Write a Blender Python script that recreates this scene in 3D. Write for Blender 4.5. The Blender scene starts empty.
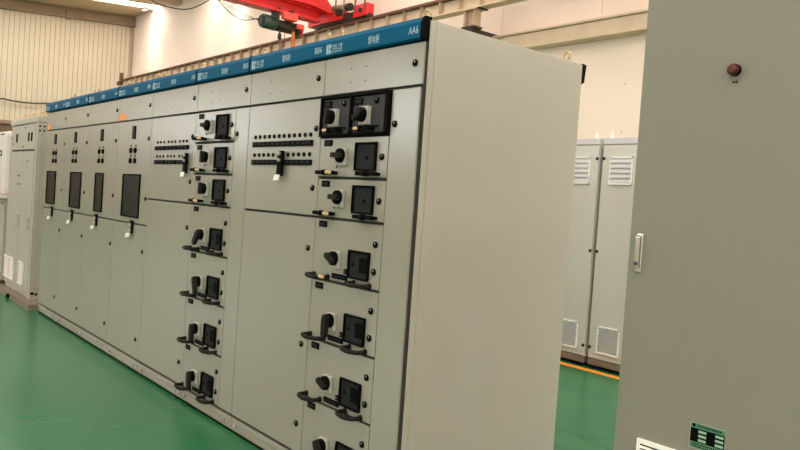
import bpy, bmesh, math, random
from mathutils import Vector, Matrix
random.seed(7)
S = bpy.context.scene
COL = S.collection
PI = math.pi

# ------------------------------------------------------------------ materials
def mat(name, col, rough=.5, metal=0, emit=None, estr=0, noise=0, nscale=3, bump=0, bscale=200, coat=0, spec=.5):
    m = bpy.data.materials.new(name); m.use_nodes = True
    nt = m.node_tree; b = nt.nodes['Principled BSDF']
    b.inputs['Base Color'].default_value = (*col, 1)
    b.inputs['Roughness'].default_value = rough
    b.inputs['Metallic'].default_value = metal
    b.inputs['Specular IOR Level'].default_value = spec
    if coat: b.inputs['Coat Weight'].default_value = coat; b.inputs['Coat Roughness'].default_value = .15
    if emit:
        b.inputs['Emission Color'].default_value = (*emit, 1); b.inputs['Emission Strength'].default_value = estr
    tc = nt.nodes.new('ShaderNodeTexCoord')
    if noise:
        n = nt.nodes.new('ShaderNodeTexNoise'); n.inputs['Scale'].default_value = nscale; n.inputs['Detail'].default_value = 5
        nt.links.new(tc.outputs['Object'], n.inputs['Vector'])
        r = nt.nodes.new('ShaderNodeMapRange'); r.inputs['From Min'].default_value = .3; r.inputs['From Max'].default_value = .7
        r.inputs['To Min'].default_value = 1-noise; r.inputs['To Max'].default_value = 1+noise
        nt.links.new(n.outputs['Fac'], r.inputs['Value'])
        mx = nt.nodes.new('ShaderNodeVectorMath'); mx.operation = 'SCALE'; mx.inputs[0].default_value = col
        nt.links.new(r.outputs['Result'], mx.inputs['Scale']); nt.links.new(mx.outputs['Vector'], b.inputs['Base Color'])
    if bump:
        n = nt.nodes.new('ShaderNodeTexNoise'); n.inputs['Scale'].default_value = bscale
        nt.links.new(tc.outputs['Object'], n.inputs['Vector'])
        bp = nt.nodes.new('ShaderNodeBump'); bp.inputs['Strength'].default_value = bump; bp.inputs['Distance'].default_value = .01
        nt.links.new(n.outputs['Fac'], bp.inputs['Height']); nt.links.new(bp.outputs['Normal'], b.inputs['Normal'])
    return m
M = {}
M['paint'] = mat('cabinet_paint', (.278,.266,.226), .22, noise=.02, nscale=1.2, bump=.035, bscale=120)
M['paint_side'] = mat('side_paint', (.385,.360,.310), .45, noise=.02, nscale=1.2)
M['paint_grey'] = mat('grey_cabinet_paint', (.215,.204,.172), .45, noise=.02, nscale=1.5, bump=.04, bscale=150)
M['paint_back'] = mat('pale_cabinet_paint', (.56,.54,.50), .4, noise=.02)
M['paint_lilac'] = mat('vent_paint', (.56,.55,.58), .45)
M['paint_left'] = mat('worn_cabinet_paint', (.38,.36,.31), .45, noise=.05, nscale=4)
M['galv'] = mat('galvanised_steel', (.36,.34,.30), .5, .2, noise=.1, nscale=9)
M['black'] = mat('black_plastic', (.0035,.0035,.004), .6, spec=.03)
M['gasket'] = mat('gasket_rubber', (.02,.02,.018), .8)  # near-black for painted shade in door gaps, also used on screws
M['dark'] = mat('dark_grey_plastic', (.020,.021,.023), .6, spec=.06)
M['drawerdark'] = mat('dark_drawer_paint', (.038,.040,.045), .5, spec=.15)
M['panelgrey'] = mat('charcoal_panel', (.035,.036,.036), .55)
M['screen'] = mat('smoked_window', (.008,.008,.007), .3, spec=.10)
M['handle'] = mat('handle_rubber', (.014,.0115,.010), .6, spec=.12)
M['lightplate'] = mat('light_grey_plastic', (.39,.38,.34), .5)
M['brass'] = mat('brass_pin', (.80,.55,.32), .35, .4)
M['chrome'] = mat('chrome', (.62,.62,.60), .22, 1)
M['blue'] = mat('blue_header_paint', (.004,.088,.185), .5, spec=.03)
M['white'] = mat('white_lettering', (.30,.43,.51), .7)
M['paper'] = mat('white_paper', (.85,.84,.80), .7)
M['orange'] = mat('orange_sticker', (.80,.25,.04), .6)
M['orange_line'] = mat('orange_floor_paint', (.90,.30,.03), .5, noise=.08, nscale=8)
M['zinc'] = mat('zinc_eye_bolt', (.50,.38,.22), .45, .5)
M['redcap'] = mat('dark_red_lens', (.085,.006,.009), .3, coat=.2)
M['crane'] = mat('crane_red_paint', (.75,.022,.025), .45, noise=.08, nscale=2)
M['crane_light'] = mat('crane_light_red_box', (.85,.09,.07), .5)
M['motor'] = mat('motor_green_black', (.035,.06,.045), .5, noise=.2, nscale=6)
M['iron'] = mat('dark_iron', (.035,.022,.016), .6, noise=.3, nscale=8)
M['rust'] = mat('rusty_rail', (.13,.055,.03), .7, noise=.3, nscale=4)
M['cream'] = mat('cream_steel_paint', (.66,.51,.37), .6, noise=.07, nscale=3)
M['tan'] = mat('tan_bracket_paint', (.50,.36,.25), .6, noise=.12, nscale=3)
M['cable'] = mat('cable_rubber', (.04,.028,.02), .6)
M['strap_o'] = mat('orange_sling', (.62,.17,.03), .7)
M['plinth_brown'] = mat('brown_channel_steel', (.19,.15,.115), .6, noise=.12, nscale=5)
M['green_plate'] = mat('green_nameplate', (.07,.20,.12), .4)
M['green_light'] = mat('pale_green_cell', (.28,.45,.33), .5)
M['bluepart'] = mat('navy_plastic', (.01,.03,.09), .5)
M['pinkwhite'] = mat('pinkish_white_panel', (.66,.60,.58), .45)
M['beam_brown'] = mat('brown_steel_channel', (.30,.205,.135), .6, noise=.1, nscale=2)
M['brick'] = mat('dark_dado_plaster', (.24,.16,.11), .8, noise=.12, nscale=2)
M['roof'] = mat('roof_lining', (.50,.37,.245), .7, noise=.04, nscale=.6)
M['win_cool'] = mat('daylight_glazing', (.8,.8,.8), .5, emit=(.86,.93,1), estr=28)
M['sky'] = mat('skylight_glazing', (.8,.8,.8), .5, emit=(1,.93,.83), estr=18)
M['win'] = mat('window_glazing', (.8,.8,.8), .5, emit=(1,.97,.92), estr=9)  # glow of unseen windows added for extra light

def node_mat(name):
    m = bpy.data.materials.new(name); m.use_nodes = True
    nt = m.node_tree; return m, nt, nt.nodes['Principled BSDF'], nt.nodes.new('ShaderNodeTexCoord')
def ramp(nt, src, stops):
    r = nt.nodes.new('ShaderNodeValToRGB'); el = r.color_ramp.elements
    el[0].position = stops[0][0]; el[0].color = (*stops[0][1], 1)
    el[1].position = stops[-1][0]; el[1].color = (*stops[-1][1], 1)
    for p, c in stops[1:-1]:
        e = el.new(p); e.color = (*c, 1)
    nt.links.new(src, r.inputs['Fac']); return r.outputs['Color']
# floor: glossy green epoxy with pale scuffed sweeps
m, nt, b, tc = node_mat('green_epoxy'); M['floor'] = m
mp = nt.nodes.new('ShaderNodeMapping'); mp.inputs['Scale'].default_value = (.55, 1.1, 1)
nt.links.new(tc.outputs['Object'], mp.inputs['Vector'])
n = nt.nodes.new('ShaderNodeTexNoise'); n.inputs['Scale'].default_value = 1.1; n.inputs['Detail'].default_value = 4.5
n.inputs['Roughness'].default_value = .62; n.inputs['Distortion'].default_value = .5
nt.links.new(mp.outputs['Vector'], n.inputs['Vector'])
c = ramp(nt, n.outputs['Fac'], [(.3,(.014,.125,.050)), (.5,(.022,.145,.058)), (.66,(.036,.175,.072)), (.85,(.10,.235,.105))])
nt.links.new(c, b.inputs['Base Color'])
b.inputs['Roughness'].default_value = .24; b.inputs['Specular IOR Level'].default_value = .32
n2 = nt.nodes.new('ShaderNodeTexNoise'); n2.inputs['Scale'].default_value = 5; n2.inputs['Detail'].default_value = 3
nt.links.new(tc.outputs['Object'], n2.inputs['Vector'])
bp = nt.nodes.new('ShaderNodeBump'); bp.inputs['Strength'].default_value = .08; bp.inputs['Distance'].default_value = .02
nt.links.new(n2.outputs['Fac'], bp.inputs['Height']); nt.links.new(bp.outputs['Normal'], b.inputs['Normal'])
# painted sandwich-panel back wall with grimy smudges and vertical joints every 1.2 m
m, nt, b, tc = node_mat('back_wall_panel'); M['wall'] = m
n = nt.nodes.new('ShaderNodeTexNoise'); n.inputs['Scale'].default_value = .6; n.inputs['Detail'].default_value = 6
nt.links.new(tc.outputs['Object'], n.inputs['Vector'])
c = ramp(nt, n.outputs['Fac'], [(.3,(.79,.655,.57)), (.7,(.88,.735,.65))])
nt.links.new(c, b.inputs['Base Color']); b.inputs['Roughness'].default_value = .75
M['rib'] = mat('ribbed_sheet', (.64,.555,.425), .6, noise=.04, nscale=1)
M['joint_faint'] = mat('faint_joint', (.58,.44,.34), .8)
M['joint'] = mat('panel_joint', (.54,.43,.31), .8)  # darker tone that paints shade into the ribbed sheet's grooves

# ------------------------------------------------------------------ builders
class MB:
    def __init__(s, *mats): s.bm = bmesh.new(); s.mats = [M[k] if isinstance(k, str) else k for k in mats]
    def _m(s, faces, i):
        for f in faces: f.material_index = i
    def box(s, x0, x1, y0, y1, z0, z1, i=0):
        v = [s.bm.verts.new((x, y, z)) for x in (x0, x1) for y in (y0, y1) for z in (z0, z1)]
        q = [(0,1,3,2), (4,6,7,5), (0,4,5,1), (2,3,7,6), (0,2,6,4), (1,5,7,3)]
        s._m([s.bm.faces.new([v[k] for k in f]) for f in q], i); return s
    def cyl(s, p0, p1, r, i=0, seg=16, r1=None):
        p0, p1 = Vector(p0), Vector(p1); d = p1-p0; r1 = r if r1 is None else r1
        a = d.normalized().orthogonal().normalized(); c = d.normalized().cross(a)
        A = [s.bm.verts.new(p0+(a*math.cos(t)+c*math.sin(t))*r) for t in [2*PI*k/seg for k in range(seg)]]
        B = [s.bm.verts.new(p1+(a*math.cos(t)+c*math.sin(t))*r1) for t in [2*PI*k/seg for k in range(seg)]]
        fs = [s.bm.faces.new((A[k], A[(k+1)%seg], B[(k+1)%seg], B[k])) for k in range(seg)]
        for f in fs: f.smooth = True
        fs += [s.bm.faces.new(A[::-1]), s.bm.faces.new(B)]
        s._m(fs, i); return s
    def tube(s, pts, r, i=0, seg=8):
        pts = [Vector(p) for p in pts]; rings = []; n = len(pts); up = None
        for k, p in enumerate(pts):
            t = (pts[min(k+1, n-1)]-pts[max(k-1, 0)]).normalized()
            if up is None: up = t.orthogonal().normalized()
            up = (up-t*up.dot(t)).normalized(); c = t.cross(up)
            rings.append([s.bm.verts.new(p+(up*math.cos(a)+c*math.sin(a))*r) for a in [2*PI*j/seg for j in range(seg)]])
        fs = []
        for A, B in zip(rings, rings[1:]):
            fs += [s.bm.faces.new((A[k], A[(k+1)%seg], B[(k+1)%seg], B[k])) for k in range(seg)]
        for f in fs: f.smooth = True
        fs += [s.bm.faces.new(rings[0][::-1]), s.bm.faces.new(rings[-1])]
        s._m(fs, i); return s
    def ring(s, c, R, r, ax='y', i=0, a0=0, a1=2*PI, n=20):
        pts = []
        for k in range(n+1):
            a = a0+(a1-a0)*k/n
            pts.append({'y': (c[0]+R*math.cos(a), c[1], c[2]+R*math.sin(a)), 'x': (c[0], c[1]+R*math.cos(a), c[2]+R*math.sin(a))}[ax])
        return s.tube(pts, r, i)
    def prism(s, prof, a0, a1, ax='x', i=0):
        def P(u, w, a): return {'x': (a, u, w), 'y': (u, a, w), 'z': (u, w, a)}[ax]
        A = [s.bm.verts.new(P(u, w, a0)) for u, w in prof]; B = [s.bm.verts.new(P(u, w, a1)) for u, w in prof]
        n = len(prof)
        fs = [s.bm.faces.new((A[k], A[(k+1)%n], B[(k+1)%n], B[k])) for k in range(n)]
        fs += [s.bm.faces.new(A[::-1]), s.bm.faces.new(B)]
        s._m(fs, i); return s
    def mesh(s, name):
        bmesh.ops.recalc_face_normals(s.bm, faces=s.bm.faces)
        me = bpy.data.meshes.new(name); s.bm.to_mesh(me); s.bm.free()
        for m_ in s.mats: me.materials.append(m_)
        return me
    def build(s, name, parent=None, loc=(0,0,0), bevel=0):
        return put(name, s.mesh(name), parent, loc, bevel)
def put(name, me, parent=None, loc=(0,0,0), bevel=0, rot=None):
    o = bpy.data.objects.new(name, me); COL.objects.link(o); o.location = loc
    if rot: o.rotation_euler = rot
    if parent: o.parent = parent
    if bevel:
        b_ = o.modifiers.new('bevel', 'BEVEL'); b_.width = bevel; b_.segments = 2; b_.limit_method = 'ANGLE'
        b_.harden_normals = False
    return o
def tag(o, label=None, cat=None, group=None, kind=None):
    if label: o['label'] = label
    if cat: o['category'] = cat
    if group: o['group'] = group
    if kind: o['kind'] = kind
    return o
def thing(name, loc, label, cat, group=None):
    o = bpy.data.objects.new(name, None); COL.objects.link(o); o.location = loc; o.empty_display_size = .1
    return tag(o, label, cat, group)
def struct(o): o['kind'] = 'structure'; return o
_txt = {}
def text_mesh(s, size, depth=.0008, material='white'):
    k = (s, size, material)
    if k in _txt: return _txt[k]
    cu = bpy.data.curves.new('lettering', 'FONT'); cu.body = s; cu.size = size; cu.extrude = depth
    cu.align_x = 'LEFT'; cu.resolution_u = 2
    o = bpy.data.objects.new('lettering_source', cu); COL.objects.link(o)
    bpy.context.view_layer.update()
    me = bpy.data.meshes.new_from_object(o.evaluated_get(bpy.context.evaluated_depsgraph_get()))
    bpy.data.objects.remove(o); me.materials.clear(); me.materials.append(M[material])
    me.transform(Matrix.Rotation(PI/2, 4, 'X')); me.name = 'lettering'
    xs = [v.co.x for v in me.vertices]
    if xs:
        me.transform(Matrix.Translation((-min(xs), 0, 0)))
        w = max(xs)-min(xs)
    else: w = 1
    _txt[k] = (me, w); return _txt[k]
def text(name, s, parent, loc, width, height, material='white'):
    me, w = text_mesh(s, height/.72, material=material)
    o = put(name, me, parent, loc); o.scale = (width/w, 1, 1); return o

# ------------------------------------------------------------------ the hall
YB, XG, XR, YF = 9.75, -31.5, 16.0, -12.0
SL = .07
def zc(y): return 9.12+SL*(y-YB)
struct(MB('floor').box(XG-.3, XR+.3, YF-.3, YB+.3, -.12, 0).build('floor'))
# back wall with joints and screw heads
mb = MB('wall', 'joint').box(XG-.3, XR+.3, YB, YB+.3, 0, 9.6)
x = -30.3
struct(mb.build('wall_back'))
mb = MB('joint_faint')
for k in range(12):
    xx = -12.4+k*1.28
    mb.box(xx-.004, xx+.004, YB-.004, YB+.01, 5.3, 9.0) if k % 2 else None
    for j in range(4): 
        mb.box(xx+.3, xx+.33, YB-.005, YB+.01, 5.75+.8*j, 5.78+.8*j)
        mb.box(xx+.62, xx+.65, YB-.005, YB+.01, 3.9-.9*j, 3.93-.9*j)
struct(mb.build('trim_1'))
# concrete ring beam on the back wall
struct(MB('cream', 'tan').box(-20, XR, YB-.30, YB, 4.80, 5.10).box(-20, XR, YB-.36, YB, 5.10, 5.15, 0).build('trim_2', bevel=.015))
# right and front walls
RW = [(-10.5, -5.5), (-3.5, 1.5), (3.5, 8.5)]  # windows added out of view to brighten the row's end panel
b_ = MB('wall').box(XR, XR+.3, YF-.3, YB+.3, 0, 2.6).box(XR, XR+.3, YF-.3, YB+.3, 6.6, 9.6); py = YF-.3
for a, c in RW: b_.box(XR, XR+.3, py, a, 2.6, 6.6); py = c
b_.box(XR, XR+.3, py, YB+.3, 2.6, 6.6)
struct(b_.build('wall_right'))
for k, (a, c) in enumerate(RW):
    w = struct(MB('cream').box(XR+.1, XR+.2, a, c, 2.6, 2.67).box(XR+.1, XR+.2, a, c, 6.53, 6.6).box(XR+.1, XR+.2, a, a+.07, 2.6, 6.6).box(XR+.1, XR+.2, c-.07, c, 2.6, 6.6).box(XR+.1, XR+.2, (a+c)/2-.03, (a+c)/2+.03, 2.6, 6.6).build('window_%d' % (k+11)))
    MB('win').box(XR+.14, XR+.16, a+.07, c-.07, 2.67, 6.53).build('window_glass', w)
mb = MB('wall'); W0, W1 = 3.1, 5.3
mb.box(XG-.3, XR+.3, YF-.3, YF, 0, W0).box(XG-.3, XR+.3, YF-.3, YF, W1, 9.3)
wins = [(-29.9, -27.9), (-24.6, -22.7), (-15.4, -13.2), (2, 6), (8, 12)]  # last two openings are added only to light the hall
px = XG-.3
for a, c in wins: mb.box(px, a, YF-.3, YF, W0, W1); px = c
mb.box(px, XR+.3, YF-.3, YF, W0, W1)
struct(mb.build('wall_front'))
for k, (a, c) in enumerate(wins):
    w = struct(MB('cream').box(a, c, YF-.2, YF-.1, W0, W0+.06).box(a, c, YF-.2, YF-.1, W1-.06, W1).box(a, a+.06, YF-.2, YF-.1, W0, W1).box(c-.06, c, YF-.2, YF-.1, W0, W1).box((a+c)/2-.03, (a+c)/2+.03, YF-.2, YF-.1, W0, W1).build('window_%d' % (k+1)))
    MB('win_cool' if a < -12 else 'win').box(a+.06, c-.06, YF-.16, YF-.14, W0+.06, W1-.06).build('window_glass', w)
# gable wall: ribbed sheet over a dark dado
struct(MB('brick').box(XG-.3, XG-.02, YF-.3, YB+.3, 0, 3.72).build('wall_left'))
prof = []; y = YF
while y < YB:
    prof += [(XG, y), (XG, y+.170), (XG-.022, y+.180), (XG-.022, y+.192), (XG, y+.20)]; y += .20
bm_ = MB('rib', 'joint')
prof = [p for p in prof if p[1] <= YB]
A = [bm_.bm.verts.new((p[0], p[1], 3.75)) for p in prof]
Bv = [bm_.bm.verts.new((p[0], p[1], zc(p[1]))) for p in prof]
for k in range(len(prof)-1):
    f = bm_.bm.faces.new((A[k], A[k+1], Bv[k+1], Bv[k]))
    if k % 5 in (1, 2, 3): f.material_index = 1  # groove faces take the painted shade colour
bm_.box(XG-.25, XG-.05, YF-.3, YB+.3, 3.72, 9.6, 0)
struct(bm_.build('wall_left_cladding'))
bpy.data.objects['wall_left_cladding'].name = 'trim_3'
struct(MB('beam_brown').box(XG, XG+.14, YF, YB, 3.60, 3.74).build('trim_4'))
# sloping channel under the roof edge on the gable, with a joint box, and the corner flashing
mb = MB('beam_brown')
mb.prism([(YF, zc(YF)-.42), (YB, zc(YB)-.42), (YB, zc(YB)-.02), (YF, zc(YF)-.02)], XG+.002, XG+.16, 'x')
mb.prism([(YF, zc(YF)-.44), (YB, zc(YB)-.44), (YB, zc(YB)-.38), (YF, zc(YF)-.38)], XG+.002, XG+.24, 'x')
mb.box(XG+.1, XG+.3, 6.75, 6.95, zc(6.8)-.5, zc(6.8)-.12)
struct(mb.build('trim_5'))
struct(MB('tan').box(XG+.005, XG+.06, YB-.07, YB-.005, 3.7, 8.65).build('trim_6'))
# roof lining with skylight strips let into it
strips = [-28.75+6*i for i in range(8)]
mb = MB('roof'); px = XG-.3
def slab(b_, x0, x1, dz0, dz1, i=0, y0=YF-.3, y1=YB+.3):
    b_.prism([(y0, zc(y0)+dz0), (y1, zc(y1)+dz0), (y1, zc(y1)+dz1), (y0, zc(y0)+dz1)], x0, x1, 'x', i)
for sx in strips: slab(mb, px, sx-.42, 0, .25); px = sx+.42
slab(mb, px, XR+.3, 0, .25)
struct(mb.build('ceiling'))
for k, sx in enumerate(strips):
    b_ = MB('sky'); slab(b_, sx-.42, sx+.42, .03, .06, 0)
    struct(b_.build('window_%d' % (20+k)))
    b_ = MB('tan')
    for yy in range(-11, 10, 3): b_.box(sx-.42, sx+.42, yy-.03, yy+.03, zc(yy)-.02, zc(yy)+.03)
    struct(b_.build('trim_%d' % (20+k)))
# one roof rafter
b_ = MB('tan'); slab(b_, -26.6, -26.1, -.26, -.01, 0, YF, YB)
struct(b_.build('trim_7'))

# ------------------------------------------------------------------ crane runway, column bracket
ZT = 6.0
rb = thing('crane_runway_beam', (-10, 8.85, 0), 'cream steel runway beam with stiffener ribs under the red crane', 'beam')
b_ = MB('cream', 'tan'); L0, L1 = -20.2, 24.0
b_.box(L0, L1, -.13, .13, 5.60, 5.63).box(L0, L1, -.006, .006, 5.62, 5.91)
b_.build('girder', rb)
b_ = MB('tan')
k = L0+.2
while k < L1:
    b_.box(k-.006, k+.006, -.125, -.004, 5.625, 5.905); k += .62
tag(b_.build('stiffener', rb), kind='stuff')
b_ = MB('rust').box(L0, L1, -.13, .13, 5.905, 5.93).box(L0, L1, -.04, .04, 5.93, 6.0).box(L0, L0+.1, -.07, .07, 5.99, 6.3).box(L0-.1, L0+.3, -.15, .15, 5.75, 5.9)
tag(b_.build('rail', rb), 'rust brown crane rail')
br = thing('beam_bracket', (-8.59, 8.85, 5.2), 'tan steel bracket holding up the crane runway beam at the back wall', 'bracket')
b_ = MB('tan', 'iron')
b_.box(-.17, -.14, -.10, .10, .04, .40).box(.11, .14, -.10, .10, .04, .40).box(-.15, .12, -.01, .01, .04, .40)
b_.box(-.22, .20, -.14, .14, .375, .398)
b_.build('stub_column', br)
b_ = MB('iron').box(-.20, .17, -.13, .13, 0, .04).box(-.14, .10, -.1, .88, -.12, 0)
tag(b_.build('bearing_plate', br), 'dark rusty plate')
mb = MB('iron').box(.26, .30, -.14, .14, .37, .395); mb.build('clamp', br)

# ------------------------------------------------------------------ overhead crane
cr = thing('overhead_crane', (-14.2, 8.85, 6.0), 'red bridge crane riding on the cream runway beam', 'crane')
def gy(y): return y-8.85
b_ = MB('crane')
b_.box(-.18, .18, gy(-9), gy(8.6), .10, .14).box(-.012, .012, gy(-9), gy(8.6), .14, .42).box(-.17, .17, gy(-9), gy(8.6), .40, .43)
b_.build('bottom_track', cr)
b_ = MB('crane')
b_.prism([(gy(-9), .43), (gy(8.3), .43), (gy(8.95), .30), (gy(8.95), .42), (gy(8.2), 1.15), (gy(-9), 1.25)], -.30, .30, 'x')
b_.build('box_girder', cr, bevel=.02)
b_ = MB('crane').box(-.72, .95, gy(8.74), gy(8.97), .10, .32).box(1.40, 1.98, gy(8.74), gy(8.97), .05, .36)
b_.prism([(gy(8.7), .30), (gy(8.9), .30), (gy(8.9), .34), (gy(8.7), .34)], -.6, .9, 'x')
b_.build('end_carriage', cr, bevel=.015)
b_ = MB('iron').box(-.5, 2.0, gy(8.78), gy(8.93), .04, .11)
b_.cyl((-.35, gy(8.80), .07), (-.35, gy(8.92), .07), .09, 0, 20).cyl((1.7, gy(8.80), .08), (1.7, gy(8.92), .08), .09, 0, 20)
b_.box(.9, 1.45, gy(8.76), gy(8.95), .10, .22)
b_.build('wheel_truck', cr)
b_ = MB('beam_brown', 'iron').cyl((.55, gy(8.72), .42), (1.15, gy(8.72), .36), .085, 0, 18).cyl((1.15, gy(8.72), .36), (1.32, gy(8.72), .34), .10, 1, 18)
b_.box(.75, .95, gy(8.64), gy(8.8), .2, .34, 1)
tag(b_.build('travel_motor', cr), 'brown travel motor')
for xx in (.62, 1.0, 1.5, 1.9):
    tag(MB('beam_brown').cyl((xx, gy(8.72), .2), (xx, gy(8.72), 1.9), .022, 0, 8).build('guard_post', cr), 'thin brown post')
MB('iron').cyl((1.72, gy(8.735), .2), (1.72, gy(8.70), .2), .06).build('buffer', cr)
MB('iron').box(-.1, .0, gy(8.15), gy(8.25), .18, .36).build('limit_switch', cr)

ho = thing('electric_hoist', (-14.2, 7.5, 5.75), 'dark green electric hoist with red boxes hanging under the crane girder', 'hoist')
b_ = MB('motor', 'iron').cyl((0, -.58, .06), (0, -.20, .04), .17, 0, 24).cyl((0, -.62, .06), (0, -.58, .06), .13, 1, 24)
for k in range(9): b_.ring((0, -.52+k*.035, .055), .175, .007, 'y', 0)
b_.build('motor', ho)
b_ = MB('iron').cyl((0, -.2, .04), (0, .42, .02), .14, 0, 24)
for k in range(12): b_.ring((0, -.14+k*.045, .03), .142, .010, 'y', 0)
b_.build('drum', ho)
b_ = MB('crane', 'iron').cyl((0, .42, .02), (0, .50, .02), .17, 1, 24).cyl((0, .50, .02), (0, .58, .02), .15, 0, 24)
b_.build('gearbox', ho)
MB('crane_light').box(.14, .30, -.12, .30, .16, .35).build('control_box', ho, bevel=.02)
MB('crane_light').box(.16, .28, .33, .52, .0, .13).build('brake_box', ho, bevel=.02)
b_ = MB('iron')
b_.box(-.13, .13, -.25, -.15, .10, .44).box(-.13, .13, .15, .25, .10, .44)
for yy in (-.2, .2):
    for sx in (-.14, .14): b_.cyl((sx-.02, yy, .40), (sx+.02, yy, .40), .06, 0, 14)
b_.build('trolley', ho)
b_ = MB('iron').cyl((.1, -.1, -.08), (.1, -.1, -.34), .025, 0, 10).cyl((.1, -.1, -.2), (.1, -.1, -.34), .05, 0, 10).cyl((.1, -.1, -.34), (.1, -.1, -.9), .012, 0, 8)
b_.build('pendant_cable', ho)
b_ = MB('strap_o').prism([(.26, -.05), (.34, -.05), (.38, -.55), (.28, -.55)], .08, .11, 'x')
tag(b_.build('lifting_strap', ho), 'orange lifting strap')
MB('rust').cyl((.05, .08, -.1), (.05, .08, -.5), .012, 0, 8).build('hoist_rope', ho)

def sag(p0, p1, d, n=16):
    p0, p1 = Vector(p0), Vector(p1)
    return [p0.lerp(p1, k/n)-Vector((0, 0, d*4*(k/n)*(1-k/n))) for k in range(n+1)]
def sm(P):
    P = [Vector(p) for p in P]; out = []
    for k in range(len(P)-1):
        a, b, c, d = P[max(k-1, 0)], P[k], P[k+1], P[min(k+2, len(P)-1)]
        for j in range(5):
            t = j/5; out.append(.5*((2*b)+(c-a)*t+(2*a-5*b+4*c-d)*t*t+(3*b-a-3*c+d)*t**3))
    return out+[P[-1]]
b_ = MB('cable').tube(sm([(-14.3, 5.70, 6.09), (-14.3, 5.9, 5.95), (-14.3, 6.15, 5.80), (-14.3, 6.45, 5.73), (-14.3, 6.7, 5.80), (-14.3, 6.88, 5.86)]), .012)
b_.tube(sag((-14.32, 5.72, 6.09), (-14.32, 6.88, 5.82), .02), .006)
b_.tube(sag((-14.28, 5.74, 6.09), (-14.28, 6.88, 5.83), .10), .005)
tag(b_.build('hoist_cable', cr, (14.2, -8.85, -6.0)), 'black drooping cables')
b_ = MB('cable').tube(sm([(-14.3, 3.6, 5.95), (-14.3, 4.086, 5.69), (-14.3, 4.45, 5.62), (-14.3, 4.93, 5.65), (-14.3, 5.3, 5.84), (-14.3, 5.6, 6.09)]), .014)
tag(b_.build('festoon_cable', cr, (14.2, -8.85, -6.0)), 'black hanging cable loop')
b_ = MB('cable').tube(sag((XG+.12, 2.0, 4.45), (XG+.12, 4.5, 4.62), .1)+sag((XG+.12, 4.6, 4.60), (XG+.12, 6.9, 4.83), .12), .028)
tag(b_.build('wall_cable'), 'brown cable sagging across the ribbed gable wall', 'cable')

# ------------------------------------------------------------------ shared small meshes
def lock_mesh(r=.0125):
    b_ = MB('black', 'galv').cyl((0, 0, 0), (0, -.006, 0), r, 0, 18).box(-.0025, .0025, -.0072, -.006, .002, .009, 1)
    return b_.mesh('lock')
LOCK = lock_mesh(.0150)
SMALL = lock_mesh(.009)
DOT = MB('black').cyl((0, 0, 0), (0, -.006, 0), .009, 0, 12).mesh('indicator_lamp')
DOT2 = MB('black').cyl((0, 0, 0), (0, -.006, 0), .011, 0, 12).mesh('indicator_lamp')
PLATE = MB('lightplate').box(-.033, .033, -.020, 0, -.042, .042).mesh('switch_base')
PIN = MB('brass').cyl((0, 0, 0), (.032, 0, 0), .0085, 0, 12).mesh('brass_pin')
LABEL = MB('black', 'dark').box(-.032, .032, -.005, 0, -.015, .015).box(-.022, .022, -.006, -.005, -.008, .008, 1).mesh('nameplate')
def knob_mesh(lever=False):
    b_ = MB('black', 'handle').cyl((0, -.020, 0), (0, -.034, 0), .034, 0, 24).cyl((0, -.034, 0), (0, -.040, 0), .028, 0, 24, .024)
    if lever: b_.prism([(-.078, -.010), (-.070, -.016), (.0, -.019), (.030, -.010), (.030, .010), (.0, .019), (-.070, .016), (-.078, .010)], -.060, -.038, 'y', 1)
    else: b_.prism([(-.036, -.009), (-.030, -.012), (.030, -.012), (.036, -.009), (.036, .009), (.030, .012), (-.030, .012), (-.036, .009)], -.058, -.038, 'y', 1)
    return b_.mesh('switch_knob')
KNOB = knob_mesh(); KNOBL = knob_mesh(True)
def handle_mesh():
    pts = [(-.060, 0, 0), (-.063, -.03, 0), (-.058, -.050, 0), (-.04, -.060, 0), (0, -.063, -.003), (.04, -.060, 0), (.058, -.050, 0), (.063, -.03, 0), (.060, 0, 0)]
    b_ = MB('handle').tube(pts, .0105, 0, 10)
    b_.cyl((-.06, 0, 0), (-.06, -.006, 0), .014).cyl((.06, 0, 0), (.06, -.006, 0), .014)
    return b_.mesh('handle')
HANDLE = handle_mesh()
def bar_handle_mesh():
    b_ = MB('black').box(-.070, .070, -.042, -.020, -.009, .009).box(-.065, -.04, -.03, 0, -.007, .007).box(.04, .065, -.03, 0, -.007, .007)
    b_.cyl((-.016, -.038, 0), (.016, -.038, 0), .013, 0, 10)
    return b_.mesh('handle')
BAR = bar_handle_mesh()
SLOT = MB('black', 'dark').box(-.06, .06, -.008, 0, -.012, .012).box(-.05, .05, -.0095, -.008, -.003, .003, 1).mesh('slot_cover')
BUTTON = MB('black', 'redcap').box(-.012, .012, -.006, 0, -.012, .012).cyl((0, -.006, 0), (0, -.010, 0), .006, 1, 10).mesh('test_button')
def frame(b_, w, h, t, d, i=0):
    b_.box(-w/2, w/2, -d, 0, h/2-t, h/2, i).box(-w/2, w/2, -d, 0, -h/2, -h/2+t, i)
    b_.box(-w/2, -w/2+t, -d, 0, -h/2+t, h/2-t, i).box(w/2-t, w/2, -d, 0, -h/2+t, h/2-t, i)
def window_meshes(big):
    w, h = .158, .132
    f = MB('black'); frame(f, w, h, .008, .016)
    p = MB('dark', 'black', 'black').box(-w/2+.006, w/2-.006, -.004, 0, -h/2+.006, h/2-.006)
    if big:
        p.cyl((-.045, -.004, 0), (-.045, -.0052, 0), .009, 1, 14).box(.002, .058, -.0055, -.004, -.034, .036, 2)
    else:
        p.cyl((.006, -.004, -.006), (.006, -.0052, -.006), .011, 1, 14)
    return f.mesh('window_frame'), p.mesh('window_panel')
WIN = {False: window_meshes(False), True: window_meshes(True)}
EYE = MB('zinc').cyl((0, 0, 0), (0, 0, .012), .018, 0, 14).ring((0, 0, .032), .021, .006, 'y').mesh('eye_bolt')
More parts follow.
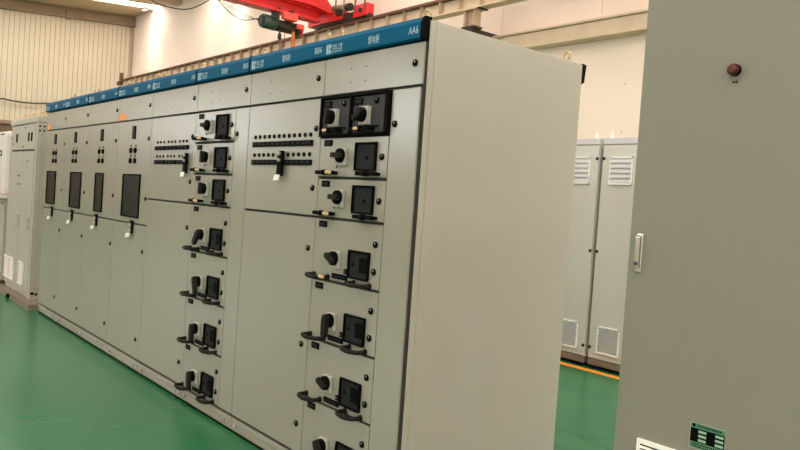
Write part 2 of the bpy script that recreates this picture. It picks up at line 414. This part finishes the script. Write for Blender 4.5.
EYEX = MB('zinc').cyl((0, 0, 0), (0, 0, .012), .022, 0, 14).ring((0, 0, .036), .022, .007, 'x').mesh('eye_bolt')

EYEW = MB('paper').cyl((0, 0, 0), (0, 0, .015), .02, 0, 14).ring((0, 0, .034), .018, .006, 'x').mesh('eye_bolt')
XB = [-5.917, -5.205, -4.486, -3.715, -3.000, -2.228, -1.510, -.7545, -.018]
G = .0027
def slab_door(name, parent, x0, x1, z0, z1, gx=G, gz=.0058, lx=None):
    """door slab, origin at its own lower-left front corner; y=0 is the front"""
    o = MB('paint').box(gx, x1-x0-gx, 0, .018, gz, z1-z0-gz).build(name, parent, (x0, 0, z0), .0022)
    return o
def cab(i, label):
    x0, x1 = XB[i], XB[i+1]; W = x1-x0
    t = thing('switchgear_cabinet', (x0, 0, 0), label, 'cabinet', 'switchgear cabinets joined in a row')
    MB('paint').box(.0005, W-.0005, .03, 1.05, .104, 2.195).build('body', t)
    MB('gasket').box(.001, W+(.005 if i == 7 else -.001), .010 if i == 7 else .016, .032, .092, 2.104).build('gasket', t)  # dark sheet behind the doors, paints the shade in their gaps
    b_ = MB('paint', 'black').box(.004, W-.004, .003, 1.05, .020, .090).box(.004, W-.004, .012, 1.04, 0, .022, 1)  # black strip at the bottom paints the shadow line under the plinth
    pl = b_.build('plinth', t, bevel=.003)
    b_ = MB('galv', 'black')
    b_.box(.09, W-.09, -.004, .001, .042, .066)
    b_.cyl((.045, 0, .055), (.045, -.005, .055), .011, 1, 12).cyl((W-.045, 0, .055), (W-.045, -.005, .055), .011, 1, 12)
    b2 = MB('paint').cyl((0,0,0),(0,0,.001),.001)
    b2.bm.free()
    e = MB('paint', 'galv').box(.08, W-.08, -.002, .004, .034, .040).box(.08, W-.08, -.002, .004, .062, .068).box(.08, .084, -.006, .002, .042, .066).box(W-.084, W-.08, -.006, .002, .042, .066)
    e.cyl((.045, 0, .055), (.045, -.005, .055), .010, 1, 12).cyl((W-.045, 0, .055), (W-.045, -.005, .055), .010, 1, 12)
    b_.bm.free(); e.build('plinth_cover', pl)
    for (ex, ey) in ((.055, .05), (W-.055, .05), (.055, .98), (W-(.014 if i == 7 else .055), .98)):
        put('eye_bolt', EYE, t, (ex, ey, 2.195 if ey < .5 else 2.188), rot=(0, 0, random.uniform(-.6, .6)))
    d = slab_door('upper_door', t, 0, W, 1.916, 2.106)
    put('lock', LOCK if i else SMALL, d, (W-.052 if i else W-.03, 0, .098))
    for dx in (.30, .46):
        for dz in (.055, .12): put('screw', SCREW, d, (W*dx, 0, dz))
    return t, W
SCREW = MB('gasket').cyl((0, 0, 0), (0, -.0015, 0), .0035, 0, 8).mesh('screw')

def padlock(parent, x, z, slim=False):
    b_ = MB('black', 'galv', 'paper')
    b_.box(-.030, .030, -.014, 0, -.085, .015).cyl((0, -.014, -.02), (0, -.024, -.02), .014, 1, 10)
    o = b_.build('hasp', parent, (x, 0, z), .002); tag(o, 'black hasp over the door seam')
    b_ = MB('paper').prism([(-.055, -.120), (.025, -.112), (.034, -.080), (-.035, -.086)], -.034, -.028, 'y')
    tag(b_.build('tag', o), 'small white tag')
    MB('galv').ring((0, -.02, -.045), .011, .003, 'y').box(-.013, .013, -.027, -.014, -.078, -.05).build('padlock', o, (0,0,0))

# ---- four incoming cabinets A-D
incoming = [
 (0, 'switchgear cabinet at the far left end of the blue-topped row', -5.55, (-5.79,-5.47), -5.545, [-5.235], True),
 (1, 'second switchgear cabinet from the far left end, wide black window', -4.87, (-4.965,-4.63), -4.86, [], False),
 (2, 'narrow-window switchgear cabinet, third from the left end', -4.11, (-4.225,-4.015), -4.145, [], False),
 (3, 'switchgear cabinet with an orange sticker on its upper door, left of the slotted door', -3.35, (-3.535,-3.16), -3.285, [], False)]
for i, label, mx, (w0, w1), px, _, first in incoming:
    t, W = cab(i, label); x0 = XB[i]
    d = slab_door('meter_door', t, 0, W, 1.116, 1.916)
    lx = W-.048 if i != 0 else .43
    put('lock', LOCK if i else SMALL, d, (W-.042 if i else W-.03, 0, .650)); put('lock', LOCK if i else SMALL, d, (W-.042, 0, .20))
    z0 = 1.116
    MB('black', 'dark').box(-.033, .033, -.006, 0, -.050, .050).box(-.022, .022, -.007, -.006, -.038, .038, 1).build('meter', d, (mx-x0, 0, 1.820-z0))
    for zz, me in ((1.717, SCREW), (1.638, SCREW)):
        for dx in (-.05, .05): put('status_light', MB('black').cyl((0,0,0),(0,-.004,0),.0075,0,10).mesh('status_light'), d, (mx-x0+dx, 0, zz-z0))
    for zz in (1.680, 1.600):
        for dx in (-.048, .048):
            b_ = MB('black').cyl((0,0,0),(0,-.010,0),.021,0,18).box(-.005,.005,-.015,-.010,-.016,.016)
            b_.build('push_button', d, (mx-x0+dx, 0, zz-z0))
    w = MB('black'); frame(w, w1-w0, .335, .010, .010)
    wf = w.build('window_frame', d, ((w0+w1)/2-x0, 0, 1.329-z0))
    MB('screen').box(-(w1-w0)/2+.008, (w1-w0)/2-.008, -.004, 0, -.16, .16).build('window_pane', wf)
    d2 = slab_door('lower_door', t, 0, W, .104, 1.116)
    put('lock', LOCK, d2, (W-.085 if i else W-.1, 0, .148)); put('lock', LOCK, d2, (W-.05, 0, .815))
    padlock(d, px-x0, 1.125-z0)
    if i in (0, 3):
        ud = [o for o in t.children if o.name.startswith('upper_door')][0]
        xx = .03 if i == 0 else .02
        tag(MB('orange').box(xx, xx+(.135 if i==3 else .10), -.002, 0, .008, .058).build('sticker', ud), 'small orange sticker')

# ---- metering halves E, G with two slotted rows
for i, label in ((4, 'switchgear cabinet whose door has three short groups of black slots'), (6, 'switchgear cabinet with two long black slot bars, left of the nearest drawers')):
    t, W = cab(i, label); x0 = XB[i]
    d = slab_door('indicator_door', t, 0, W, 1.317, 1.916); z0 = 1.317
    for r, (zd, zb) in enumerate(((1.732, 1.690), (1.631, 1.590))):
        n = 12 if i == 6 else 9
        for k in range(n):
            if i == 6: xx = -1.418+k*(.572/11)
            else: xx = -2.862+(k//3)*.196+(k%3)*.057
            put('indicator_lamp', DOT2 if i == 6 else DOT, d, (xx-x0, 0, zd-z0))
        spans = [(-1.438, -.822)] if i == 6 else [(-2.898, -2.722), (-2.704, -2.520), (-2.505, -2.322)]
        for a, c in spans:
            b_ = MB('black', 'dark').box(0, c-a, -.010, 0, -.014, .014)
            q = 12 if i == 6 else 3; st = (c-a)/q
            for k in range(q): b_.box(k*st+st*.2, k*st+st*.8, -.0115, -.010, -.005, .006, 1)
            b_.build('fuse_strip', d, (a-x0, 0, zb-z0), .003)
    put('lock', LOCK, d, (W-.045, 0, 1.761-z0)); put('lock', LOCK, d, (W-.045, 0, 1.461-z0))
    d2 = slab_door('lower_door', t, 0, W, .104, 1.317)
    put('lock', LOCK, d2, (W-.05, 0, 1.052)); put('lock', LOCK, d2, (W-.055, 0, .150))
    if i == 6: put('lock', LOCK, d2, (W-.055, 0, .56))
    # hanging strap with white tag
    tx = (-1.100 if i == 6 else -2.325)-x0
    b_ = MB('black', 'galv')
    b_.prism([(-.022, .035), (.025, .035), (.020, -.10), (-.026, -.10)], -.026, -.012, 'y')
    b_.cyl((.0, -.026, .02), (.0, -.036, .02), .011, 1, 12).cyl((0, -.026, -.015), (0, -.034, -.015), .009, 1, 12)
    s_ = b_.build('strap', d, (tx, 0, 1.615-z0)); tag(s_, 'black hanging strap')
    tag(MB('paper').prism([(-.042, -.125), (.014, -.122), (.022, -.092), (-.030, -.094)], -.034, -.030, 'y').build('tag', s_), 'white tag on the strap')

# ---- drawer halves F, H
def drawer(t, x0, dl, dr, z0, z1, ang, long_=False, big=False, pin=True):
    h = z1-z0
    d = slab_door('drawer', t, dl-x0, dr-x0, z0, z1, .0014, .0065)
    ox = dl  # local origin x of the drawer
    sx = dr-.215+.215-(-.215)  # shift so that H positions carry over to F
    def X(xh): return xh+.215-ox+dr
    put('nameplate', LABEL, d, (X(-.682), 0, h-.030))
    kz = h*.5 if not big else .112
    pb = put('switch_base', PLATE, d, (X(-.548), 0, kz), .004)
    put('switch_knob', KNOBL if long_ else KNOB, d, (X(-.545), 0, kz+.006), rot=(0, ang, 0))
    f, p = WIN[big]
    wz = h/2+.002 if not big else .103
    wf = put('meter_window', f, d, (X(-.368), 0, wz), .003); put('window_panel', p, d, (X(-.368), 0, wz))
    if big:
        put('lock', LOCK, d, (X(-.258), 0, .208)); put('lock', LOCK, d, (X(-.258), 0, .085))
        put('slot_cover', SLOT, d, (X(-.515), 0, .032)); put('test_button', BUTTON, d, (X(-.47), 0, .062))
        put('handle', HANDLE, d, (X(-.672), 0, .020)); put('handle', HANDLE, d, (X(-.342), 0, .018))
    else:
        put('lock', LOCK, d, (X(-.254), 0, h/2))
        put('handle', BAR, d, (X(-.655), 0, .024)); put('handle', BAR, d, (X(-.325), 0, .022))
        put('screw', MB('black').box(-.004,.004,-.003,0,-.012,.012).mesh('key_slot'), d, (X(-.60), 0, .062)).name = 'key_slot'
    if pin: put('brass_pin', PIN, d, (X(-.615), -.052, .024))
    return d
R_ = math.radians
def drawer_col(i, label, first_black):
    t, W = cab(i, label); x0 = XB[i]; x1 = XB[i+1]
    dl = x0+.0; dr = x0+.5395 if i == 7 else x0+.545
    zs = [(1.715,1.916),(1.515,1.715),(1.317,1.515),(1.012,1.317),(.712,1.012),(.410,.712),(.104,.410)]
    if first_black:
        z0, z1 = zs[0]; w = dr-x0
        fr = MB('black').box(.002, w-.001, -.018, .016, 0, .012).box(.002, w-.001, -.018, .016, .184, .197).box(.002, .014, -.018, .016, 0, .197)
        fr.box(w-.024, w-.002, -.018, .016, 0, .197).box(w/2-.016, w/2-.004, -.022, .016, 0, .197).box(.01, w-.03, .004, .016, .01, .19)
        fo = fr.build('black_drawer_frame', t, (0, 0, z0), .003); tag(fo, 'black frame holding two small drawers')
        for k in range(2):
            a = .016+k*(w/2-.020); c = a+w/2-.036
            u = MB('drawerdark').box(a, c, -.006, .003, .013, .182).build('dark_drawer', fo, (0, 0, 0), .002)
            tag(u, 'dark grey drawer front')
            put('nameplate', LABEL, t, (a+.042, -.006, z0+.158))
            put('switch_base', PLATE, t, (a+.105, -.006, z0+.090)); put('switch_knob', KNOB, t, (a+.100, -.006, z0+.092), rot=(0, R_(-35 if k else -80), 0))
            put('lock', LOCK, t, (a+.178, -.006, z0+.155))
            put('handle', BAR, t, (a+.105, -.006, z0+.026)); put('brass_pin', PIN, t, (a+.075, -.050, z0+.026))
            MB('black').box(a+.10, a+.20, -.012, -.006, .034, .044).build('slot_cover', t, (0, 0, z0))
    else: drawer(t, x0, dl, dr, *zs[0], R_(0))
    A1 = [R_(2), R_(2)] if i == 7 else [R_(88), R_(92)]
    A2 = [R_(28), R_(-88), R_(25), R_(-130)] if i == 7 else [R_(-55), R_(-108), R_(-92), R_(-95)]
    LG = [False, True, False, True] if i == 7 else [True, True, True, True]
    for k in range(2): drawer(t, x0, dl, dr, *zs[1+k], A1[k])
    for k in range(4): drawer(t, x0, dl, dr, *zs[3+k], A2[k], LG[k], True, pin=(k == 0 and i == 7))
    d = slab_door('cable_door', t, dr-x0+.001, W-(.008 if i == 7 else 0), .104, 1.916)
    put('lock', LOCK, d, (.034, 0, 1.655)); 
    if i == 7:
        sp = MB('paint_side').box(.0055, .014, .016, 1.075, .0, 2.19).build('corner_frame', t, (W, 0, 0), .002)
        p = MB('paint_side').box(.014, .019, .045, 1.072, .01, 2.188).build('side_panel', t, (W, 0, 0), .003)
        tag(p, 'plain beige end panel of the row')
        q = MB('iron').box(0, .0012, 0, .006, 0, .022).box(0, .0008, -.05, -.01, .004, .008).box(0, .0008, -.03, -.004, .016, .019)
        tag(q.build('scuff_mark', p, (.019, .24, .245)), 'small dark scuff')
        MB('black').prism([(1.078, 2.195), (1.105, 2.19), (1.095, 2.10), (1.078, 2.09)], -.02, .019, 'x').build('rear_end_cap', t, (W, 0, 0))
    return t
drawer_col(5, 'switchgear cabinet with a column of seven switch drawers, between the two slotted doors', False)
drawer_col(7, 'nearest switchgear cabinet with a black double drawer and wide beige side panel', True)

# ---- blue header strips
def header(i0, i1, label, texts, cap=False):
    x0, x1 = XB[i0]+.003, XB[i1]-(.0 if not cap else .0)-.003
    t = thing('header_strip', (x0, 0, 2.11), label, 'header strip', 'blue header strips on the cabinets')
    w = x1-x0
    prof = [(.026, -.002), (-.012, -.002), (-.020, .004), (-.020, .070), (-.008, .092), (.026, .092)]
    MB('blue').prism(prof, 0, w-(.008 if cap else 0), 'x').build('strip', t, (0, 0, 0), .002)
    capp = [(.026, -.003), (-.014, -.003), (-.022, .003), (-.022, .071), (-.009, .094), (.026, .094)]
    caps = [(w-.008, w+.009)] if cap else ([(w-.006, w)] )
    for a, c in caps: tag(MB('black').prism(capp, a, c, 'x').build('end_cap', t), 'black end cap')
    for j, num in texts:
        o0 = XB[j]-x0
        Wd = XB[j+1]-XB[j]
        b_ = MB('white').box(0, .016, -.0012, 0, 0, .046).box(.020, .040, -.0012, 0, .026, .046).box(.020, .040, -.0012, 0, 0, .021)
        b_.build('logo', t, (o0+.030, -.0202, .010))
        text('logo_text', '华东工控', t, (o0+.078, -.0202, .026), .085, .024)
        text('logo_text', 'HD INDUSTRY CONTROL', t, (o0+.078, -.0202, .014), .085, .007)
        text('title_text', '馈电柜' if j >= 5 or j == 4 else '进线柜', t, (o0+.365, -.0202, .020), .082, .030)
        text('number_text', num, t, (o0+Wd-(.088 if j == 7 else .074), -.0202, .024), .062, .032)
header(0, 2, 'blue header strip over the two cabinets at the far left end', [(0, 'AA3'), (1, 'BB3')])
header(2, 3, 'short blue header strip over the narrow-window cabinet', [(2, 'AA4')])
header(3, 5, 'blue header strip over the stickered cabinet and the three-group slotted door', [(3, 'BB4'), (4, 'AA5')])
header(5, 6, 'blue header strip over the farther column of drawers', [(5, 'BB5')])
header(6, 8, 'nearest blue header strip, lettered AA6 and BB6, with black end cap', [(6, 'BB6'), (7, 'AA6')], True)

# ------------------------------------------------------------------ cabinet with open end frame at the far left
lc = thing('control_cabinet', (-7.66, 0, 0), 'beige two-door cabinet with open perforated end frame, left of the blue-topped row', 'cabinet')
MB('paint_left').box(0, 1.25, .04, .95, .06, 2.03).build('body', lc, bevel=.004)
MB('paint_left').box(-.01, 1.28, .02, .95, 2.03, 2.10).build('top_cover', lc, bevel=.01)
u = MB('paint_left').box(.08, 1.195, .018, .04, 1.735, 2.015).build('upper_door', lc, bevel=.003)
MB('gasket').box(.08, 1.195, .034, .041, 1.70, 1.74).build('door_gasket', lc)  # dark strip standing in for shade between upper and lower doors
for cx_ in (.36, .93, 1.06):
    MB('black').box(cx_-.026, cx_+.026, .012, .018, 1.825, 1.925).build('slot', u)
for (cx_, cz_) in ((.75, 1.985), (.70, 1.77), (.12, 1.88), (.18, 1.80)): MB('iron').cyl((cx_, .018, cz_), (cx_, .012, cz_), .009, 0, 10).build('status_light', u)
dl = [MB('paint_left').box(a, c, .018, .04, .12, 1.715).build('door', lc, bevel=.003) for a, c in ((.02, .69), (.70, 1.195))]
for d_, cx_ in zip(dl, (.63, 1.10)):
    tag(MB('chrome').box(cx_, cx_+.03, .002, .018, .83, .985).box(cx_+.004, cx_+.026, -.006, .002, .84, .975).build('handle', d_, bevel=.004), 'chrome swing handle')
def vent(parent, x0, x1, z0, z1, y=.018, fm='paper'):
    b_ = MB(fm, 'pinkwhite'); b_.box(x0, x1, y-.014, y, z1-.016, z1).box(x0, x1, y-.014, y, z0, z0+.014)
    b_.box(x0, x0+.012, y-.010, y, z0, z1, 1).box(x1-.012, x1, y-.010, y, z0, z1, 1)
    n_ = int((z1-z0-.03)/.022)
    for k in range(n_):
        z = z0+.018+k*.022
        b_.prism([(y, z), (y-.010, z), (y, z+.017)], x0+.01, x1-.01, 'x', 1)
    return b_.build('vent_grille', parent)
vent(dl[0], .03, .27, .185, .445); vent(dl[0], .29, .52, .185, .445); vent(dl[1], .76, 1.0, .185, .445)
for (cx_, cz_) in ((.92, 1.60), (.50, 1.43), (.58, 1.43), (.49, 1.33), (.60, 1.33)): MB('iron').cyl((cx_, .018, cz_), (cx_, .012, cz_), .009, 0, 10).build('screw', dl[1] if cx_ > .7 else dl[0])
b_ = MB('paint_left', 'iron')
b_.box(1.215, 1.28, .02, .045, .06, 2.03).box(1.2555, 1.2795, .0225, .115, .062, 2.028)
for k in range(31):
    z = .12+k*.061
    b_.box(1.278, 1.2805, .066, .072, z, z+.010, 1)
for z in (1.99, 1.94): b_.cyl((1.278, .045, z), (1.282, .045, z), .012, 1).cyl((1.278, .09, z), (1.282, .09, z), .012, 1)
tag(b_.build('end_post', lc), 'perforated steel end post')
b_ = MB('paint_left').box(1.255, 1.28, .87, .95, .06, 2.03).box(1.255, 1.28, .115, .87, 1.99, 2.03).box(1.255, 1.28, .115, .87, 1.05, 1.09)
b_.build('end_rail', lc)
MB('black').cyl((1.283, .05, .13), (1.278, .05, .13), .018).cyl((1.283, .09, .12), (1.278, .09, .12), .014).build('bolt', lc)
MB('plinth_brown').box(-.45, 1.62, -.06, .95, 0, .06).build('base_channel', lc)
MB('black').cyl((.72, -.06, .03), (.72, -.09, .03), .026).build('floor_bolt', lc)
for ex in (.45, .80, 1.10, 1.22): put('eye_bolt', EYEX, lc, (ex, .10, 2.10))
# neighbour beyond it
nc = thing('test_bench_cabinet', (-8.75, 0, 0), 'pinkish-white bench cabinet with navy label, at the left edge of the picture', 'cabinet')
MB('pinkwhite').box(0, 1.02, -.02, .9, 1.17, 1.98).build('upper_housing', nc, bevel=.06)
MB('pinkwhite').box(-.02, 1.05, -.06, .9, 1.13, 1.17).build('ledge', nc, bevel=.01)
MB('paint_left').box(0, 1.0, .0, .9, .10, 1.13).build('lower_body', nc, bevel=.01)
MB('plinth_brown').box(0, .62, .02, .9, 0, .10).build('plinth', nc)
for z in (.42, 1.07): put('lock', LOCK, nc, (.93, 0, z))
lb = MB('bluepart').box(0, .36, -.004, 0, 0, .075).build('label_plate', nc, (.50, -.02, 1.66)); tag(lb, 'navy label plate with white marks')
b_ = MB('paper')
for k in range(4): b_.box(.04+k*.08, .07+k*.08, -.006, -.004, .026, .050)
b_.build('label_marks', lb)
MB('bluepart').box(.68, .92, -.035, .0, .12, .36).build('foot_box', nc, bevel=.01)
MB('iron').box(.72, .95, -.024, -.016, 1.93, 1.945).build('hinge', nc)

# ------------------------------------------------------------------ louvred cabinets behind
YK = 3.72
def back_cab(x0, label, locks):
    t = thing('vented_cabinet', (x0, YK, 0), label, 'cabinet', 'vented cabinets behind the row')
    W = .84
    MB('paint_back').box(0, W, .02, .62, .09, 2.145).build('body', t)
    MB('plinth_brown', 'black').box(.002, W-.002, .008, .6, .03, .088).box(.004, W-.004, .012, .6, .0, .03, 1).build('plinth', t)
    MB('paint_lilac').box(.003, W-.003, 0, .02, 2.088, 2.145).build('header', t, bevel=.003)
    d = MB('paint_back').box(.004, W-.004, 0, .02, .095, 2.076).build('door', t, bevel=.004)
    for zz in (1.955, 1.09, .195): put('lock', LOCK, d, (W-.018 if locks == 'r' else .018, 0, zz), rot=None)
    ww = .232
    for a in (.09, W-.09-ww):
        for z0, z1 in ((1.715, 1.972), (.150, .405)):
            b_ = MB('paper'); b_.box(a, a+ww, -.012, 0, z1-.014, z1).box(a, a+ww, -.016, 0, z0, z0+.014).box(a, a+.01, -.012, 0, z0, z1).box(a+ww-.01, a+ww, -.012, 0, z0, z1)
            vf = b_.build('vent_frame', d)
            b_ = MB('paint_lilac')
            n_ = 5 if z0 > 1 else 9
            st = (z1-z0-.028)/n_
            if z0 > 1:
                for k in range(n_):
                    z = z0+.014+k*st
                    b_.prism([(0, z+.002), (-.014, z+.002), (-.012, z+st*.35), (0, z+st-.003)], a+.01, a+ww-.01, 'x')
            else:
                xa, xc, za, zb = a+.01, a+ww-.01, z0+.014, z1-.014
                k = -(zb-za)
                while k < xc-xa:
                    lo, hi = max(0, -k), min(zb-za, xc-xa-k); lo2, hi2 = max(0, -k-.016), min(zb-za, xc-xa-k-.016)
                    if hi2 > lo2+.004 and hi > lo:
                        b_.prism([(xa+k+lo, za+lo), (xa+k+.016+lo2, za+lo2), (xa+k+.016+hi2, za+hi2), (xa+k+hi, za+hi)], -.009, -.002, 'y')
                    k += .034
            tag(b_.build('louvre_blades', vf), kind=None)
    for ex in ((.76, ) if locks == 'r' else (.05, .5)): put('eye_bolt', EYEW, t, (ex, .05, 2.145))
    return t
back_cab(-2.515, 'pale vented cabinet half hidden by the row, left of the narrow gap', 'r')
back_cab(-1.637, 'pale vented cabinet right of the narrow gap, beside the big grey cabinet', 'l')
tag(MB('orange_line').box(-9, 4, 3.565, 3.655, 0, .002).build('floor_line'), 'orange painted line on the green floor in front of the vented cabinets', 'floor marking')

# ------------------------------------------------------------------ big grey cabinet at the right
gc = thing('tall_cabinet', (1.011, 0, 0), 'large plain grey cabinet with red lamp and chrome handle, at the right edge', 'cabinet')
MB('paint_grey').box(0, .80, .02, .62, .08, 2.30).build('body', gc, bevel=.003)
MB('dark').box(.01, .79, .03, .60, 0, .08).build('plinth', gc)
d = MB('paint_grey').box(.001, .80, 0, .02, .09, 2.28).build('door', gc, bevel=.003)
b_ = MB('chrome', 'gasket')
b_.box(.028, .052, -.008, 0, 1.250, 1.372)
h_ = b_.build('handle_plate', d, bevel=.006)
b_ = MB('chrome', 'bluepart').box(.032, .048, -.020, -.008, 1.268, 1.362).cyl((.040, -.020, 1.279), (.040, -.023, 1.279), .006, 1, 12)
b_.build('handle_lever', h_, bevel=.004)
b_ = MB('redcap', 'black').cyl((.291, 0, 1.850), (.291, -.012, 1.850), .0165, 1, 24).cyl((.291, -.012, 1.850), (.291, -.022, 1.850), .0155, 0, 24).cyl((.291, -.022, 1.850), (.291, -.028, 1.850), .0155, 0, 24, .009)
tag(b_.build('indicator_lamp', d), 'dark red round indicator lamp')
tag(MB('black').box(.284, .290, -.001, 0, 1.815, 1.820).box(.293, .299, -.001, 0, 1.815, 1.820).build('lamp_marking', d), 'two tiny dark marks')
b_ = MB('paper', 'black')
b_.box(.085, .365, -.010, 0, .735, .748).box(.085, .365, -.010, 0, .50, .512).box(.085, .092, -.010, 0, .512, .735).box(.358, .365, -.010, 0, .512, .735)
b_.box(.092, .358, -.002, 0, .512, .735, 1)
for k in range(18):
    z = .515+k*.0122
    b_.prism([(-.001, z), (-.010, z), (-.001, z+.0062)], .092, .358, 'x', 0)
tag(b_.build('vent_grille', d), 'white slatted vent grille')
pl = MB('green_plate', 'paper').box(.245, .349, -.002, 0, .770, .845).build('rating_plate', d); tag(pl, 'green metal rating plate')
b_ = MB('galv'); 
b_.box(.245, .349, -.003, -.002, .843, .845).box(.245, .349, -.003, -.002, .770, .772).box(.245, .247, -.003, -.002, .772, .843).box(.347, .349, -.003, -.002, .772, .843)
b_.build('plate_rim', pl)
b_ = MB('black', 'green_light').box(.247, .347, -.0026, -.002, .790, .829)
b_.cyl((.256, -.002, .837), (.256, -.0028, .837), .005, 0, 12)
for c_ in range(2):
    for r in range(3): b_.box(.271+c_*.049, .294+c_*.049, -.0032, -.0026, .793+r*.0125, .800+r*.0125, 1)
for k in range(12): b_.box(.266+k*.006, .2695+k*.006, -.0026, -.002, .834, .839)
for r in range(2):
    for k in range(14): b_.box(.256+k*.006, .2595+k*.006, -.0026, -.002, .775+r*.007, .779+r*.007)
b_.build('plate_table', pl)

# ------------------------------------------------------------------ lamps by the back wall (light the wall in pools)
def lamp(x, y, z, power, label):
    t = thing('flood_lamp', (x, y, z), label, 'lamp', 'flood lamps under the roof')
    MB('iron').box(-.18, .18, -.08, .08, -.02, .08).build('housing', t, bevel=.01)
    MB('iron').cyl((0, 0, .08), (0, 0, zc(y)-z), .02).build('stem', t)
    MB(M['lampface']).box(-.16, .16, -.06, .06, -.026, -.02).build('lamp_face', t)
    ld = bpy.data.lights.new('lamp_light', 'SPOT'); ld.energy = power; ld.color = (1, .86, .70)
    ld.spot_size = R_(64); ld.spot_blend = .9; ld.shadow_soft_size = .12
    o = bpy.data.objects.new('lamp_light', ld); COL.objects.link(o); o.parent = t; o.location = (0, 0, -.05)
    o.rotation_euler = (R_(12), 0, 0)
M['lampface'] = mat('lamp_lens', (.9,.9,.9), .4, emit=(1, .9, .75), estr=6)
lamp(-28.9, 9.25, 8.98, 480, 'flood lamp in the far corner at the end of the skylight')
lamp(-21.0, 9.25, 8.98, 520, 'flood lamp above the hoist cable')

# ------------------------------------------------------------------ world, camera
w = bpy.data.worlds.new('sky'); S.world = w; w.use_nodes = True
bg = w.node_tree.nodes['Background']; bg.inputs[0].default_value = (.8, .87, 1, 1); bg.inputs[1].default_value = .6
cam = bpy.data.cameras.new('camera'); co = bpy.data.objects.new('camera', cam); COL.objects.link(co)
yw, p, r = .866, -.031, .0684
cy, sy = math.cos(yw), math.sin(yw)
f = Vector((-sy*math.cos(p), cy*math.cos(p), math.sin(p))); rt = Vector((cy, sy, 0)); up = rt.cross(f)
r2 = rt*math.cos(r)+up*math.sin(r); u2 = -rt*math.sin(r)+up*math.cos(r)
co.matrix_world = Matrix(((r2.x, u2.x, -f.x, 2.246), (r2.y, u2.y, -f.y, -1.9953), (r2.z, u2.z, -f.z, 1.416), (0, 0, 0, 1)))
cam.sensor_width = 36; cam.lens = 713.5/800*36; cam.clip_end = 200; cam.clip_start = .05
S.camera = co
S.view_settings.view_transform = 'Standard'; S.view_settings.look = 'None'
S.view_settings.gamma = 1; S.view_settings.exposure = -.44
S.view_settings.use_curve_mapping = False
